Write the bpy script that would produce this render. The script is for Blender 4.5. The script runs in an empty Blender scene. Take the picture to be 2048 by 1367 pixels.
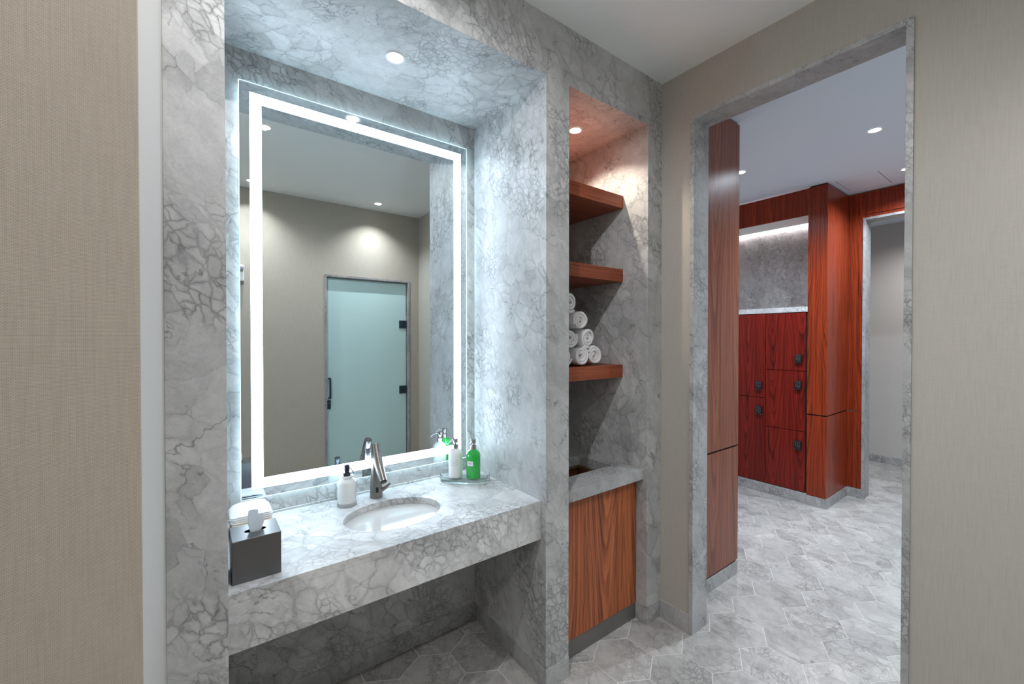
import bpy, bmesh, math, random
from mathutils import Vector, Matrix
random.seed(7)
SC = bpy.context.scene
COL = SC.collection
PI = math.pi

# ------------------------------------------------------------------ mesh helpers
def box(bm, x0, x1, y0, y1, z0, z1):
    v = [bm.verts.new((x, y, z)) for x in (x0, x1) for y in (y0, y1) for z in (z0, z1)]
    for f in ((0, 1, 3, 2), (4, 6, 7, 5), (0, 4, 5, 1), (2, 3, 7, 6), (0, 2, 6, 4), (1, 5, 7, 3)):
        bm.faces.new([v[i] for i in f])
    return v

def lathe(bm, prof, cx=0, cy=0, segs=40, sx=1.0, sy=1.0, cap0=True, cap1=True):
    rings = []
    for r, z in prof:
        rings.append([bm.verts.new((cx + r * sx * math.cos(2 * PI * i / segs), cy + r * sy * math.sin(2 * PI * i / segs), z)) for i in range(segs)])
    for a, b in zip(rings, rings[1:]):
        for i in range(segs):
            j = (i + 1) % segs
            bm.faces.new((a[i], a[j], b[j], b[i]))
    if cap0: bm.faces.new(list(reversed(rings[0])))
    if cap1: bm.faces.new(rings[-1])
    return rings

def catmull(pts, n=8):
    out = []
    P = [pts[0]] + list(pts) + [pts[-1]]
    for i in range(1, len(P) - 2):
        p0, p1, p2, p3 = P[i - 1], P[i], P[i + 1], P[i + 2]
        for k in range(n):
            t = k / n
            out.append(tuple(0.5 * ((2 * b) + (-a + c) * t + (2 * a - 5 * b + 4 * c - d) * t * t + (-a + 3 * b - 3 * c + d) * t ** 3)
                             for a, b, c, d in zip(p0, p1, p2, p3)))
    out.append(tuple(pts[-1]))
    return out

def tube(bm, path, rad, segs=20, cap=True, sq=(1, 1), up=(0, 0, 1)):
    """sweep; path of (x,y,z), rad number or list"""
    pts = [Vector(p) for p in path]
    rings = []
    for i, p in enumerate(pts):
        t = (pts[min(i + 1, len(pts) - 1)] - pts[max(i - 1, 0)]).normalized()
        u = Vector(up)
        if abs(t.dot(u)) > .97: u = Vector((1, 0, 0))
        a = t.cross(u).normalized(); b = a.cross(t).normalized()
        r = rad[i] if isinstance(rad, (list, tuple)) else rad
        rings.append([bm.verts.new(p + a * r * sq[0] * math.cos(2 * PI * k / segs) + b * r * sq[1] * math.sin(2 * PI * k / segs)) for k in range(segs)])
    for a, b in zip(rings, rings[1:]):
        for i in range(segs):
            j = (i + 1) % segs
            bm.faces.new((a[i], a[j], b[j], b[i]))
    if cap:
        bm.faces.new(list(reversed(rings[0]))); bm.faces.new(rings[-1])
    return rings

def prism(bm, outline, z0, z1):
    a = [bm.verts.new((x, y, z0)) for x, y in outline]
    b = [bm.verts.new((x, y, z1)) for x, y in outline]
    n = len(a)
    bm.faces.new(list(reversed(a))); bm.faces.new(b)
    for i in range(n):
        j = (i + 1) % n
        bm.faces.new((a[i], a[j], b[j], b[i]))

def holed_slab(bm, x0, x1, y0, y1, hole, z0, z1):
    """slab with a hole (hole: list of ccw points)"""
    n = len(hole)
    hx = sum(p[0] for p in hole) / n; hy = sum(p[1] for p in hole) / n
    def outer(p):
        dx, dy = p[0] - hx, p[1] - hy
        ts = []
        if dx > 1e-9: ts.append((x1 - hx) / dx)
        if dx < -1e-9: ts.append((x0 - hx) / dx)
        if dy > 1e-9: ts.append((y1 - hy) / dy)
        if dy < -1e-9: ts.append((y0 - hy) / dy)
        t = min(ts); return (hx + dx * t, hy + dy * t)
    out = [outer(p) for p in hole]
    # snap closest outline points to corners
    for c in ((x0, y0), (x1, y0), (x1, y1), (x0, y1)):
        k = min(range(n), key=lambda i: (out[i][0] - c[0]) ** 2 + (out[i][1] - c[1]) ** 2); out[k] = c
    V = {}
    for nm, pts, z in (('ht', hole, z1), ('hb', hole, z0), ('ot', out, z1), ('ob', out, z0)):
        V[nm] = [bm.verts.new((p[0], p[1], z)) for p in pts]
    for i in range(n):
        j = (i + 1) % n
        bm.faces.new((V['ht'][i], V['ot'][i], V['ot'][j], V['ht'][j]))
        bm.faces.new((V['hb'][j], V['ob'][j], V['ob'][i], V['hb'][i]))
        bm.faces.new((V['ht'][j], V['hb'][j], V['hb'][i], V['ht'][i]))
        bm.faces.new((V['ot'][i], V['ob'][i], V['ob'][j], V['ot'][j]))

def rrect(x0, x1, y0, y1, r, n=6):
    pts = []
    for cx, cy, a in ((x1 - r, y0 + r, -PI / 2), (x1 - r, y1 - r, 0), (x0 + r, y1 - r, PI / 2), (x0 + r, y0 + r, PI)):
        for k in range(n + 1):
            t = a + k / n * PI / 2
            pts.append((cx + r * math.cos(t), cy + r * math.sin(t)))
    return pts

def obj(name, bm, mat, parent=None, bevel=0.0, smooth=False, base=None, seg=2, subsurf=0):
    """base: world point that becomes the origin (geometry is given in world coordinates)"""
    bmesh.ops.recalc_face_normals(bm, faces=bm.faces)
    if base is None and parent is not None: base = parent.get('_w')
    if base is not None:
        bmesh.ops.translate(bm, verts=bm.verts, vec=-Vector(base))
    me = bpy.data.meshes.new(name); bm.to_mesh(me); bm.free()
    o = bpy.data.objects.new(name, me); COL.objects.link(o)
    for m in (mat if isinstance(mat, (list, tuple)) else [mat]): me.materials.append(m)
    if parent is not None: o.parent = parent
    elif base is not None: o.location = base
    if bevel:
        md = o.modifiers.new('bevel', 'BEVEL'); md.width = bevel; md.segments = seg; md.limit_method = 'ANGLE'; md.angle_limit = math.radians(40)
        md.harden_normals = False
    if subsurf:
        md = o.modifiers.new('sub', 'SUBSURF'); md.levels = subsurf; md.render_levels = subsurf
    if smooth:
        for p in me.polygons: p.use_smooth = True
        if smooth != 'all':
            md = o.modifiers.new('wn', 'EDGE_SPLIT'); md.split_angle = math.radians(38)
    return o

def tag(o, label, cat, group=None, kind=None):
    o['label'] = label; o['category'] = cat
    if group: o['group'] = group
    if kind: o['kind'] = kind
    return o

_bases = []
def thing(name, label, cat, base, group=None, kind=None):
    o = bpy.data.objects.new(name, None); COL.objects.link(o)
    o.empty_display_size = .05; o.location = base
    o['_w'] = tuple(base); _bases.append(o)
    return tag(o, label, cat, group, kind)

def struct(name, bm, mat, label, cat, **kw):
    return tag(obj(name, bm, mat, **kw), label, cat, None, 'structure')

# ------------------------------------------------------------------ node helpers
class NT:
    def __init__(s, name):
        s.m = bpy.data.materials.new(name); s.m.use_nodes = True
        s.t = s.m.node_tree; s.t.nodes.clear()
        s.out = s.t.nodes.new('ShaderNodeOutputMaterial')
        s.b = s.t.nodes.new('ShaderNodeBsdfPrincipled')
        s.t.links.new(s.b.outputs[0], s.out.inputs[0])
    def n(s, typ, **kw):
        nd = s.t.nodes.new(typ)
        for k, v in kw.items(): setattr(nd, k, v)
        return nd
    def put(s, sock, v):
        if hasattr(v, 'is_output') or isinstance(v, bpy.types.NodeSocket): s.t.links.new(v, sock)
        else: sock.default_value = v
    def math(s, op, a, b=0.0, c=0.0, clamp=False):
        nd = s.n('ShaderNodeMath', operation=op); nd.use_clamp = clamp
        for i, v in enumerate((a, b, c)): s.put(nd.inputs[i], v)
        return nd.outputs[0]
    def vmath(s, op, a, b=(0, 0, 0), scale=None):
        nd = s.n('ShaderNodeVectorMath', operation=op)
        s.put(nd.inputs[0], a); s.put(nd.inputs[1], b)
        if scale is not None: s.put(nd.inputs['Scale'], scale)
        return nd.outputs[0]
    def sep(s, v):
        nd = s.n('ShaderNodeSeparateXYZ'); s.put(nd.inputs[0], v); return nd.outputs
    def comb(s, x, y, z):
        nd = s.n('ShaderNodeCombineXYZ')
        for i, v in enumerate((x, y, z)): s.put(nd.inputs[i], v)
        return nd.outputs[0]
    def noise(s, vec, scale, detail=2.0, rough=.5, dist=0.0):
        nd = s.n('ShaderNodeTexNoise'); s.put(nd.inputs['Vector'], vec)
        nd.inputs['Scale'].default_value = scale; nd.inputs['Detail'].default_value = detail
        nd.inputs['Roughness'].default_value = rough; nd.inputs['Distortion'].default_value = dist
        return nd.outputs
    def vor(s, vec, scale, feature='DISTANCE_TO_EDGE', rnd=1.0):
        nd = s.n('ShaderNodeTexVoronoi', feature=feature); s.put(nd.inputs['Vector'], vec)
        nd.inputs['Scale'].default_value = scale; nd.inputs['Randomness'].default_value = rnd
        return nd.outputs
    def ramp(s, fac, stops, interp='LINEAR'):
        nd = s.n('ShaderNodeValToRGB'); s.put(nd.inputs[0], fac)
        cr = nd.color_ramp; cr.interpolation = interp
        while len(cr.elements) < len(stops): cr.elements.new(.5)
        for e, (p, c) in zip(cr.elements, stops):
            e.position = p; e.color = (c, c, c, 1) if isinstance(c, (int, float)) else (*c, 1)
        return nd.outputs[0]
    def mix(s, f, a, b, blend='MIX'):
        nd = s.n('ShaderNodeMix', data_type='RGBA', blend_type=blend)
        s.put(nd.inputs[0], f); s.put(nd.inputs[6], a if not isinstance(a, tuple) else (*a, 1)[:4]); s.put(nd.inputs[7], b if not isinstance(b, tuple) else (*b, 1)[:4])
        return nd.outputs[2]
    def mr(s, v, a, b, c=0.0, d=1.0, smooth=True):
        nd = s.n('ShaderNodeMapRange'); nd.interpolation_type = 'SMOOTHSTEP' if smooth else 'LINEAR'
        s.put(nd.inputs[0], v)
        for i, x in enumerate((a, b, c, d)): s.put(nd.inputs[i + 1], x)
        return nd.outputs[0]
    def pos(s): return s.n('ShaderNodeNewGeometry').outputs['Position']
    def bump(s, h, strength, dist):
        nd = s.n('ShaderNodeBump'); nd.inputs['Strength'].default_value = strength; nd.inputs['Distance'].default_value = dist
        s.put(nd.inputs['Height'], h); s.t.links.new(nd.outputs[0], s.b.inputs['Normal'])
    def set(s, **kw):
        for k, v in kw.items():
            s.put(s.b.inputs[k], (*v, 1) if isinstance(v, tuple) and len(v) == 3 and 'Color' in k or isinstance(v, tuple) and len(v) == 3 and k == 'Specular Tint' else v)
        return s

def plain(name, col, rough=.5, metal=0.0, **kw):
    m = NT(name); m.set(**{'Base Color': col, 'Roughness': rough, 'Metallic': metal}); m.set(**kw); return m.m

def emit(name, col, strength):
    m = NT(name); m.set(**{'Base Color': (.8, .8, .8), 'Emission Color': col, 'Emission Strength': strength}); return m.m

def marble(name, seed, light=.50, island=False, scale=1.0, rough=.42, vein=1.0, veinz=1.0, tint=(.985, .995, 1.0)):
    m = NT(name)
    p = m.vmath('ADD', m.pos(), (seed * 3.17, seed * 1.31, seed * 2.3))
    if island:
        r = m.n('ShaderNodeNewGeometry').outputs['Random Per Island']
        ang = m.math('MULTIPLY', m.math('FLOOR', m.math('MULTIPLY', r, 997)), 1.047)
        off = m.comb(m.math('MULTIPLY', r, 371.0), m.math('MULTIPLY', r, 913.0), m.math('MULTIPLY', r, 157.0))
        vr = m.n('ShaderNodeVectorRotate', rotation_type='Z_AXIS'); m.put(vr.inputs['Vector'], p); m.put(vr.inputs['Angle'], m.math('MULTIPLY', r, 2.2))
        p = m.vmath('ADD', vr.outputs[0], off)
    # stretch along a slanted bed so the fragments are elongated
    vr = m.n('ShaderNodeVectorRotate', rotation_type='EULER_XYZ'); m.put(vr.inputs['Vector'], p); vr.inputs['Rotation'].default_value = (.45, .55, .5)
    q = m.vmath('MULTIPLY', vr.outputs[0], (1.0 * scale, 1.0 * scale, .62 * scale))
    w1 = m.noise(q, 2.2, 4, .55)[1]
    w2 = m.noise(q, 17.0, 3, .6)[1]
    q2 = m.vmath('ADD', q, m.vmath('SCALE', m.vmath('SUBTRACT', w1, (.5, .5, .5)), scale=.20))
    q2 = m.vmath('ADD', q2, m.vmath('SCALE', m.vmath('SUBTRACT', w2, (.5, .5, .5)), scale=.046))
    zone = m.noise(q, 2.6, 2, .5)[0]                        # where the rock is crushed into fragments
    zone2 = m.noise(m.vmath('ADD', q, (7, 3, 1)), 3.6, 3, .5)[0]
    zm = m.mr(zone, .42, .56); zs = m.mr(zone2, .49, .61)
    big = m.vor(q2, 4.2)[0]
    mid = m.vor(q2, 13.0)[0]
    sml = m.vor(q2, 34.0)[0]
    cellb = m.sep(m.vor(q2, 4.2, 'F1')[1])
    cellm = m.sep(m.vor(q2, 13.0, 'F1')[1])
    cells = m.sep(m.vor(q2, 34.0, 'F1')[1])
    brk = m.noise(q, 16.0, 3, .6)[0]                        # breaks the lines up
    brk2 = m.noise(m.vmath('ADD', q, (3, 5, 8)), 7.0, 3, .6)[0]
    lb = m.math('MULTIPLY', m.mr(big, 0.0, .008, 1, 0), m.mr(brk2, .44, .60, .0, .75))
    lm = m.math('MULTIPLY', m.math('MULTIPLY', m.mr(mid, 0.0, .018, 1, 0), zm), m.mr(brk, .40, .62, .05, .92))
    ls = m.math('MULTIPLY', m.math('MULTIPLY', m.mr(sml, 0.0, .050, 1, 0), zs), m.mr(brk, .38, .62, .1, .85))
    lines = m.math('MAXIMUM', lb, m.math('MAXIMUM', lm, ls))
    hn = m.noise(m.vmath('MULTIPLY', q2, (1, 1, .55)), 3.4, 5, .62)[0]
    hair = m.math('MULTIPLY', m.math('MULTIPLY', m.mr(m.math('ABSOLUTE', m.math('SUBTRACT', hn, .5)), 0.0, .0055, 1, 0), m.mr(brk2, .45, .6)), .7)
    lines = m.math('MULTIPLY', m.math('MAXIMUM', lines, hair), vein)
    smoke = m.mr(m.noise(q2, 3.4, 6, .62)[0], .40, .72, 0, 1)
    matrix = m.math('MULTIPLY', m.math('MULTIPLY', m.mr(sml, .02, .20, 1, 0), zs), .46)
    matrix2 = m.math('MULTIPLY', m.math('MULTIPLY', m.mr(mid, .0, .16, 1, 0), zm), .26)
    pocket = m.math('MULTIPLY', m.mr(m.noise(m.vmath('ADD', q2, (2, 9, 4)), 8.5, 4, .66)[0], .67, .76, 0, 1), .62)
    tone = m.math('ADD', .90, m.math('MULTIPLY', cellb[0], .15))
    tone = m.math('ADD', tone, m.math('MULTIPLY', m.math('MULTIPLY', m.math('SUBTRACT', cellm[1], .55), zm), .26))
    tone = m.math('ADD', tone, m.math('MULTIPLY', m.math('MULTIPLY', m.math('SUBTRACT', cells[1], .55), zs), .16))
    if island:                                              # floor slabs: clouded, fewer crushed zones, dark seams
        keep = m.mr(m.math('FRACT', m.math('MULTIPLY', r, 211.7)), .2, .7, .45, 1.0)
        lines = m.math('MULTIPLY', m.math('MAXIMUM', m.math('MULTIPLY', lines, keep), m.math('MULTIPLY', hair, 1.0)), 1.0)
        matrix = m.math('MULTIPLY', matrix, keep); matrix2 = m.math('MULTIPLY', matrix2, keep)
    if island: tone = m.math('MULTIPLY', tone, m.math('ADD', .88, m.math('MULTIPLY', m.math('FRACT', m.math('MULTIPLY', r, 57.3)), .18)))
    mot = m.noise(q2, 22.0, 4, .65)[0]
    grn = m.noise(p, 120.0, 3, .6)[0]
    tone = m.math('ADD', tone, m.math('ADD', m.mr(mot, .3, .7, -.10, .07), m.mr(grn, .3, .7, -.045, .045)))
    L3 = lambda k: (light * k * tint[0], light * k * tint[1], light * k * tint[2], 1)
    c = m.mix(m.math('MULTIPLY', smoke, .6), L3(1.0), L3(.66))
    c = m.mix(m.math('MAXIMUM', matrix, matrix2), c, L3(.42))
    c = m.vmath('SCALE', c, scale=tone)
    c = m.mix(m.math('MULTIPLY', lines, .80), c, L3(.17))
    c = m.mix(pocket, c, L3(.20))
    m.set(**{'Base Color': c, 'Roughness': rough, 'Specular IOR Level': .45})
    return m.m

def wood(name, light, dark, axis='z', seed=0.0, width=.17, rough=.32, arch=1.0):
    m = NT(name)
    x, y, z = m.sep(m.pos())
    if axis == 'z': h, l = m.math('ADD', x, y), z
    else: h, l = m.math('ADD', z, y), x
    h = m.math('ADD', h, seed)
    v = m.comb(h, l, 0.0)
    n1 = m.noise(m.vmath('MULTIPLY', v, (4.0, .9, 1)), 1.0, 3, .5)[0]
    n2 = m.noise(m.vmath('MULTIPLY', v, (14.0, 3.0, 1)), 1.0, 3, .55)[0]
    hh = m.math('ADD', h, m.math('MULTIPLY', m.math('SUBTRACT', n1, .5), .10))
    t = m.math('DIVIDE', m.math('PINGPONG', hh, width), width)
    f = m.math('SUBTRACT', m.math('MULTIPLY', m.math('POWER', t, 1.7), 9.0), m.math('MULTIPLY', l, 7.0 * arch))
    f = m.math('ADD', f, m.math('MULTIPLY', n2, 1.3))
    f = m.math('ADD', f, m.math('MULTIPLY', n1, 3.2))
    ring = m.math('FRACT', f)
    ring = m.ramp(ring, [(0.0, 0.0), (.55, .75), (.82, 1.0), (1.0, 0.0)], 'EASE')
    ring2 = m.math('FRACT', m.math('MULTIPLY', f, .37))
    ring2 = m.ramp(ring2, [(0.0, .1), (.5, 1.0), (1.0, .1)], 'EASE')
    fib = m.noise(m.vmath('MULTIPLY', v, (260.0, 5.0, 1)), 1.0, 3, .6)[0]
    brd = m.noise(m.vmath('MULTIPLY', v, (30.0, .8, 1)), 1.0, 2, .5)[0]
    k = m.math('ADD', m.math('MULTIPLY', ring, .36), m.math('MULTIPLY', ring2, .25))
    k = m.math('ADD', k, m.math('MULTIPLY', m.mr(fib, .3, .7), .22))
    k = m.math('ADD', k, m.math('MULTIPLY', m.mr(brd, .3, .7), .30), clamp=True)
    c = m.ramp(k, [(.1, dark), (.5, tuple((a * .5 + b * .5) for a, b in zip(light, dark))), (.95, light)])
    m.set(**{'Base Color': c, 'Roughness': rough, 'Specular IOR Level': .28})
    return m.m

def fabric(name, c0, c1, plane):
    m = NT(name)
    x, y, z = m.sep(m.pos())
    h = x if plane == 'x' else y
    wob = m.noise(m.comb(m.math('MULTIPLY', h, 6.0), m.math('MULTIPLY', z, 6.0), 0), 1.0, 2, .5)[0]
    v = m.comb(m.math('ADD', h, m.math('MULTIPLY', wob, .002)), m.math('ADD', z, m.math('MULTIPLY', wob, .0016)), 0.0)
    br = m.n('ShaderNodeTexBrick'); m.put(br.inputs['Vector'], v)
    br.offset = .5; br.inputs['Scale'].default_value = 1.0
    br.inputs['Brick Width'].default_value = .0042; br.inputs['Row Height'].default_value = .00205
    br.inputs['Mortar Size'].default_value = .00038; br.inputs['Mortar Smooth'].default_value = .8; br.inputs['Bias'].default_value = 0.0
    br.inputs['Color1'].default_value = (*c0, 1); br.inputs['Color2'].default_value = tuple(c * .93 for c in c0) + (1,); br.inputs['Mortar'].default_value = (*c1, 1)
    col = br.outputs['Color']
    # slubs: irregular darker warp threads and flecks
    warp = m.noise(m.comb(m.math('MULTIPLY', h, 260.0), m.math('MULTIPLY', z, 9.0), 0), 1.0, 2, .6)[0]
    weft = m.noise(m.comb(m.math('MULTIPLY', h, 12.0), m.math('MULTIPLY', z, 300.0), 0), 1.0, 2, .6)[0]
    fl = m.math('ADD', m.mr(warp, .35, .75, .03, -.05), m.mr(weft, .3, .7, .02, -.02))
    col = m.vmath('SCALE', col, scale=m.math('ADD', .98, fl))
    m.set(**{'Base Color': col, 'Roughness': .85, 'Specular IOR Level': .2})
    m.bump(br.outputs['Fac'], -.25, .0004)
    return m.m

# ------------------------------------------------------------------ materials
M = {}
M['marble'] = marble('grey_breccia_marble', 0.0, .53)
M['marble_top'] = marble('vanity_marble', 2.0, .66)
M['marble_niche'] = marble('niche_marble', 4.2, .54)
M['marble_floor'] = marble('floor_marble_tile', 1.3, .48, island=True, scale=1.15, rough=.36, tint=(1, .97, .925), vein=.95)
M['marble_trim'] = marble('trim_marble', 5.5, .46, scale=1.3)
M['marble_dark'] = marble('darker_trim_marble', 6.5, .37, scale=1.2, tint=(1, .97, .965))
tt = NT('thin_tissue'); tt.set(**{'Base Color': (.86, .87, .88), 'Roughness': .9})
tl = tt.n('ShaderNodeBsdfTranslucent'); tl.inputs[0].default_value = (.9, .92, .94, 1)
mx = tt.n('ShaderNodeMixShader'); mx.inputs[0].default_value = .55
tt.t.links.new(tt.b.outputs[0], mx.inputs[1]); tt.t.links.new(tl.outputs[0], mx.inputs[2]); tt.t.links.new(mx.outputs[0], tt.out.inputs[0])
M['tissue'] = tt.m
M['grout'] = plain('grout', (.62, .61, .59), .9)
M['fabric_x'] = fabric('woven_wallcovering', (.525, .475, .41), (.32, .278, .23), 'x')
M['fabric_y'] = fabric('woven_wallcovering_door_wall', (.52, .49, .445), (.365, .34, .305), 'y')
M['ceiling'] = plain('ceiling_paint', (.83, .86, .86), .9)
M['ceiling_cool_cast'] = plain('ceiling_paint_cool_light_cast', (.78, .885, 1.0), .9)  # white ceiling tinted blue: the cool light cast is put into the colour
M['wall_paint'] = plain('pale_wall_paint', (.56, .53, .505), .85)
M['lit_end'] = plain('lit_wallcovering_edge', (.60, .58, .55), .85)  # same wallcovering made paler: the mirror's light is painted into this face
M['wood'] = wood('walnut_veneer', (.54, .160, .060), (.085, .019, .009), seed=.05, width=.155, arch=.7)
M['wood_panel'] = wood('walnut_panel', (.34, .120, .070), (.115, .037, .024), seed=.31, width=.16, rough=.3, arch=.45)
M['wood_red'] = wood('red_locker_veneer', (.26, .019, .011), (.026, .003, .003), seed=.12, width=.125, rough=.35, arch=.75)
M['wood_pilaster'] = wood('pilaster_veneer', (.38, .054, .017), (.050, .007, .004), seed=.45, width=.085, rough=.3, arch=.6)
M['wood_shelf'] = wood('shelf_veneer', (.38, .098, .042), (.13, .030, .015), axis='x', seed=.2, width=.06, rough=.38, arch=.35)
M['dark_gap'] = plain('dark_reveal', (.02, .015, .013), .8)
M['mirror'] = plain('mirror_silver', (.77, .855, .885), .0, 1.0)
M['glass_edge'] = emit('lit_glass_edge', (.55, .95, 1.0), 1.6)
M['led_band'] = emit('frosted_led_band', (.68, .86, 1.0), 15.0)
M['led_back'] = emit('mirror_back_led', (.60, .86, 1.0), 14.0)
M['led_cove'] = emit('cove_led', (1.0, .93, .95), 34.0)
M['lamp_cool'] = emit('downlight_lens_cool', (.92, .97, 1.0), 9.0)
M['lamp_warm'] = emit('downlight_lens_warm', (1.0, .90, .78), 12.0)
M['lamp_trim'] = plain('downlight_trim', (.80, .80, .80), .5)
M['steel'] = plain('brushed_nickel', (.44, .41, .40), .24, 1.0)
M['chrome'] = plain('chrome', (.66, .66, .66), .14, 1.0)
M['kick'] = plain('brushed_kick_plate', (.21, .205, .20), .38, .6)
M['porcelain'] = plain('white_porcelain', (.62, .62, .61), .08)
M['black'] = plain('black_plastic', (.008, .008, .010), .45)
M['black_blue'] = plain('black_pump', (.02, .025, .035), .25)
M['glass'] = plain('clear_glass', (.96, 1.0, .99), .02, 0.0, **{'Transmission Weight': 1.0, 'IOR': 1.45})
M['soft_glass'] = plain('thick_clear_glass', (.90, .95, .96), .06, 0.0, **{'Transmission Weight': .55, 'IOR': 1.4})
M['tray_glass'] = plain('tray_glass', (.97, 1.0, .99), .03, 0.0, **{'Transmission Weight': 1.0, 'IOR': 1.2})
M['lotion'] = plain('white_lotion', (.78, .79, .79), .18, 0.0, **{'Coat Weight': .6})
M['label'] = plain('white_label', (.74, .75, .76), .5)
M['ink'] = plain('label_ink', (.16, .16, .17), .6)
M['towel'] = plain('white_terry', (.70, .68, .69), .95)
M['paper'] = plain('white_paper', (.80, .80, .80), .9)
M['kraft'] = plain('tan_paper', (.56, .44, .31), .8)
M['bronze'] = plain('dark_bronze_metal', (.19, .19, .195), .38, .97)
M['brass'] = plain('brass_liner_rim', (.38, .29, .16), .4, .8)
M['liner'] = plain('wooden_chute_liner', (.14, .055, .025), .5)
M['door_glass'] = plain('frosted_door_glass', (.52, .70, .69), .35, 0.0, **{'Specular IOR Level': .35})
M['hardware'] = plain('dark_blue_black_hardware', (.03, .055, .075), .35, .5)
M['key'] = plain('keypad_mark', (.13, .17, .20), .5)
M['alarm'] = plain('white_alarm_plastic', (.72, .72, .70), .45)
M['alarm_lens'] = plain('grey_strobe_lens', (.25, .25, .28), .2)

# green soap: bubbles in the gel
g = NT('green_gel_soap')
nb = g.vor(g.pos(), 330.0, 'F1')[0]
c = g.mix(g.mr(nb, .14, .34, .75, 0.0), (.008, .40, .045, 1), (.10, .75, .16, 1))
g.set(**{'Base Color': c, 'Roughness': .12, 'Coat Weight': .6, 'Subsurface Weight': .25, 'Subsurface Radius': (.004, .02, .004)})
M['green'] = g.m
# terry bump
t = NT('terry_towel')
nz = t.noise(t.n('ShaderNodeTexCoord').outputs['Object'], 260.0, 3, .65)[0]
t.set(**{'Base Color': (.80, .785, .79), 'Roughness': .95, 'Specular IOR Level': .1}); t.bump(nz, .8, .004)
M['towel'] = t.m
# brushed faucet
f_ = NT('brushed_steel_faucet')
ps = f_.sep(f_.pos())
nz = f_.noise(f_.comb(f_.math('MULTIPLY', ps[0], 900.0), f_.math('MULTIPLY', ps[1], 900.0), f_.math('MULTIPLY', ps[2], 18.0)), 1.0, 2, .5)[0]
f_.set(**{'Base Color': (.25, .225, .215), 'Metallic': 1.0, 'Roughness': f_.mr(nz, .3, .7, .24, .38)})
M['faucet'] = f_.m

CEIL = 3.060
# ------------------------------------------------------------------ floor: hexagonal tiles
bm = bmesh.new()
s = .1568; W = math.sqrt(3) * s
gap = .0019
X0, X1, Y0, Y1 = -1.5, 7.25, -2.35, 1.3
ox, oy = 1.692, -.083
rows = range(int((Y0 - oy) / (1.5 * s)) - 1, int((Y1 - oy) / (1.5 * s)) + 2)
for j in rows:
    for i in range(int((X0 - ox) / W) - 1, int((X1 - ox) / W) + 2):
        cx = ox + i * W + (j % 2) * W / 2; cy = oy + j * 1.5 * s
        if not (X0 < cx < X1 and Y0 < cy < Y1): continue
        R = s - gap / math.cos(PI / 6)
        top = [bm.verts.new((cx + (R - .0006) * math.sin(k * PI / 3), cy + (R - .0006) * math.cos(k * PI / 3), 0.0)) for k in range(6)]
        mid = [bm.verts.new((cx + R * math.sin(k * PI / 3), cy + R * math.cos(k * PI / 3), -.0006)) for k in range(6)]
        bot = [bm.verts.new((cx + R * math.sin(k * PI / 3), cy + R * math.cos(k * PI / 3), -.004)) for k in range(6)]
        bm.faces.new(list(reversed(top)))
        for k in range(6):
            l = (k + 1) % 6
            bm.faces.new((top[k], top[l], mid[l], mid[k])); bm.faces.new((mid[k], mid[l], bot[l], bot[k]))
v = box(bm, X0 - .1, X1 + .1, Y0 - .1, Y1 + .1, -.12, -.0012)
fl = struct('floor', bm, [M['marble_floor'], M['grout']], 'floor of pale grey hexagonal marble tiles with light grout', 'floor')
for p in fl.data.polygons[-6:]: p.material_index = 1

# ------------------------------------------------------------------ ceiling
bm = bmesh.new(); box(bm, -1.6, 2.30, -2.4, .9, CEIL, CEIL + .12)
struct('ceiling', bm, M['ceiling'], 'white plaster ceiling over the vanity room', 'ceiling')
bm = bmesh.new(); box(bm, 2.30, 7.3, -2.4, 1.4, CEIL, CEIL + .12)
struct('ceiling_locker_room', bm, M['ceiling_cool_cast'], 'white plaster ceiling over the lockers, seen through the doorway', 'ceiling')
for yy, x0, x1 in ((-.381, 4.74, 5.2), (-.078, 4.75, 5.14)):
    pass

# ------------------------------------------------------------------ marble wall with two niches (one frame mesh)
NX0, NX1, NY = .058, 1.2515, .617          # vanity niche
SX0, SX1, SY = 1.395, 2.002, .660          # shelf niche
SOF = 2.790
bm = bmesh.new()
xs = [-.078, NX0, NX1, SX0, SX1, 2.132]; zs = [0.0, SOF, CEIL]
def framebox(x0, x1, z0, z1): box(bm, x0, x1, 0.0, .74, z0, z1)
def grid_frame(bm, xs, zs, skip, y0, y1):
    V = {}
    def vv(i, k, y):
        key = (i, k, y)
        if key not in V: V[key] = bm.verts.new((xs[i], y, zs[k]))
        return V[key]
    cells = {(i, k) for i in range(len(xs) - 1) for k in range(len(zs) - 1)} - set(skip)
    for i, k in cells:
        bm.faces.new((vv(i, k, y0), vv(i + 1, k, y0), vv(i + 1, k + 1, y0), vv(i, k + 1, y0)))
        bm.faces.new((vv(i, k, y1), vv(i, k + 1, y1), vv(i + 1, k + 1, y1), vv(i + 1, k, y1)))
        for (di, dk, a, b) in ((-1, 0, (i, k), (i, k + 1)), (1, 0, (i + 1, k + 1), (i + 1, k)), (0, -1, (i + 1, k), (i, k)), (0, 1, (i, k + 1), (i + 1, k + 1))):
            if (i + di, k + dk) not in cells:
                bm.faces.new((vv(*a, y0), vv(*b, y0), vv(*b, y1), vv(*a, y1)))
grid_frame(bm, xs, zs, [(1, 0), (3, 0)], 0.0, .74)
struct('wall_back', bm, M['marble'], 'grey brecciated marble wall framing the two niches', 'wall', bevel=.0016)
bm = bmesh.new(); box(bm, NX0 - .002, NX1 + .002, NY, NY + .08, 0, SOF + .002)
struct('wall_vanity_niche', bm, M['marble_niche'], 'marble rear wall of the niche behind the lit mirror', 'wall')
bm = bmesh.new(); box(bm, SX0 - .002, SX1 + .002, SY, SY + .08, 0, SOF + .002)
struct('wall_shelf_niche', bm, M['marble_niche'], 'marble rear wall of the narrow niche behind the wooden shelves', 'wall')

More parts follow.
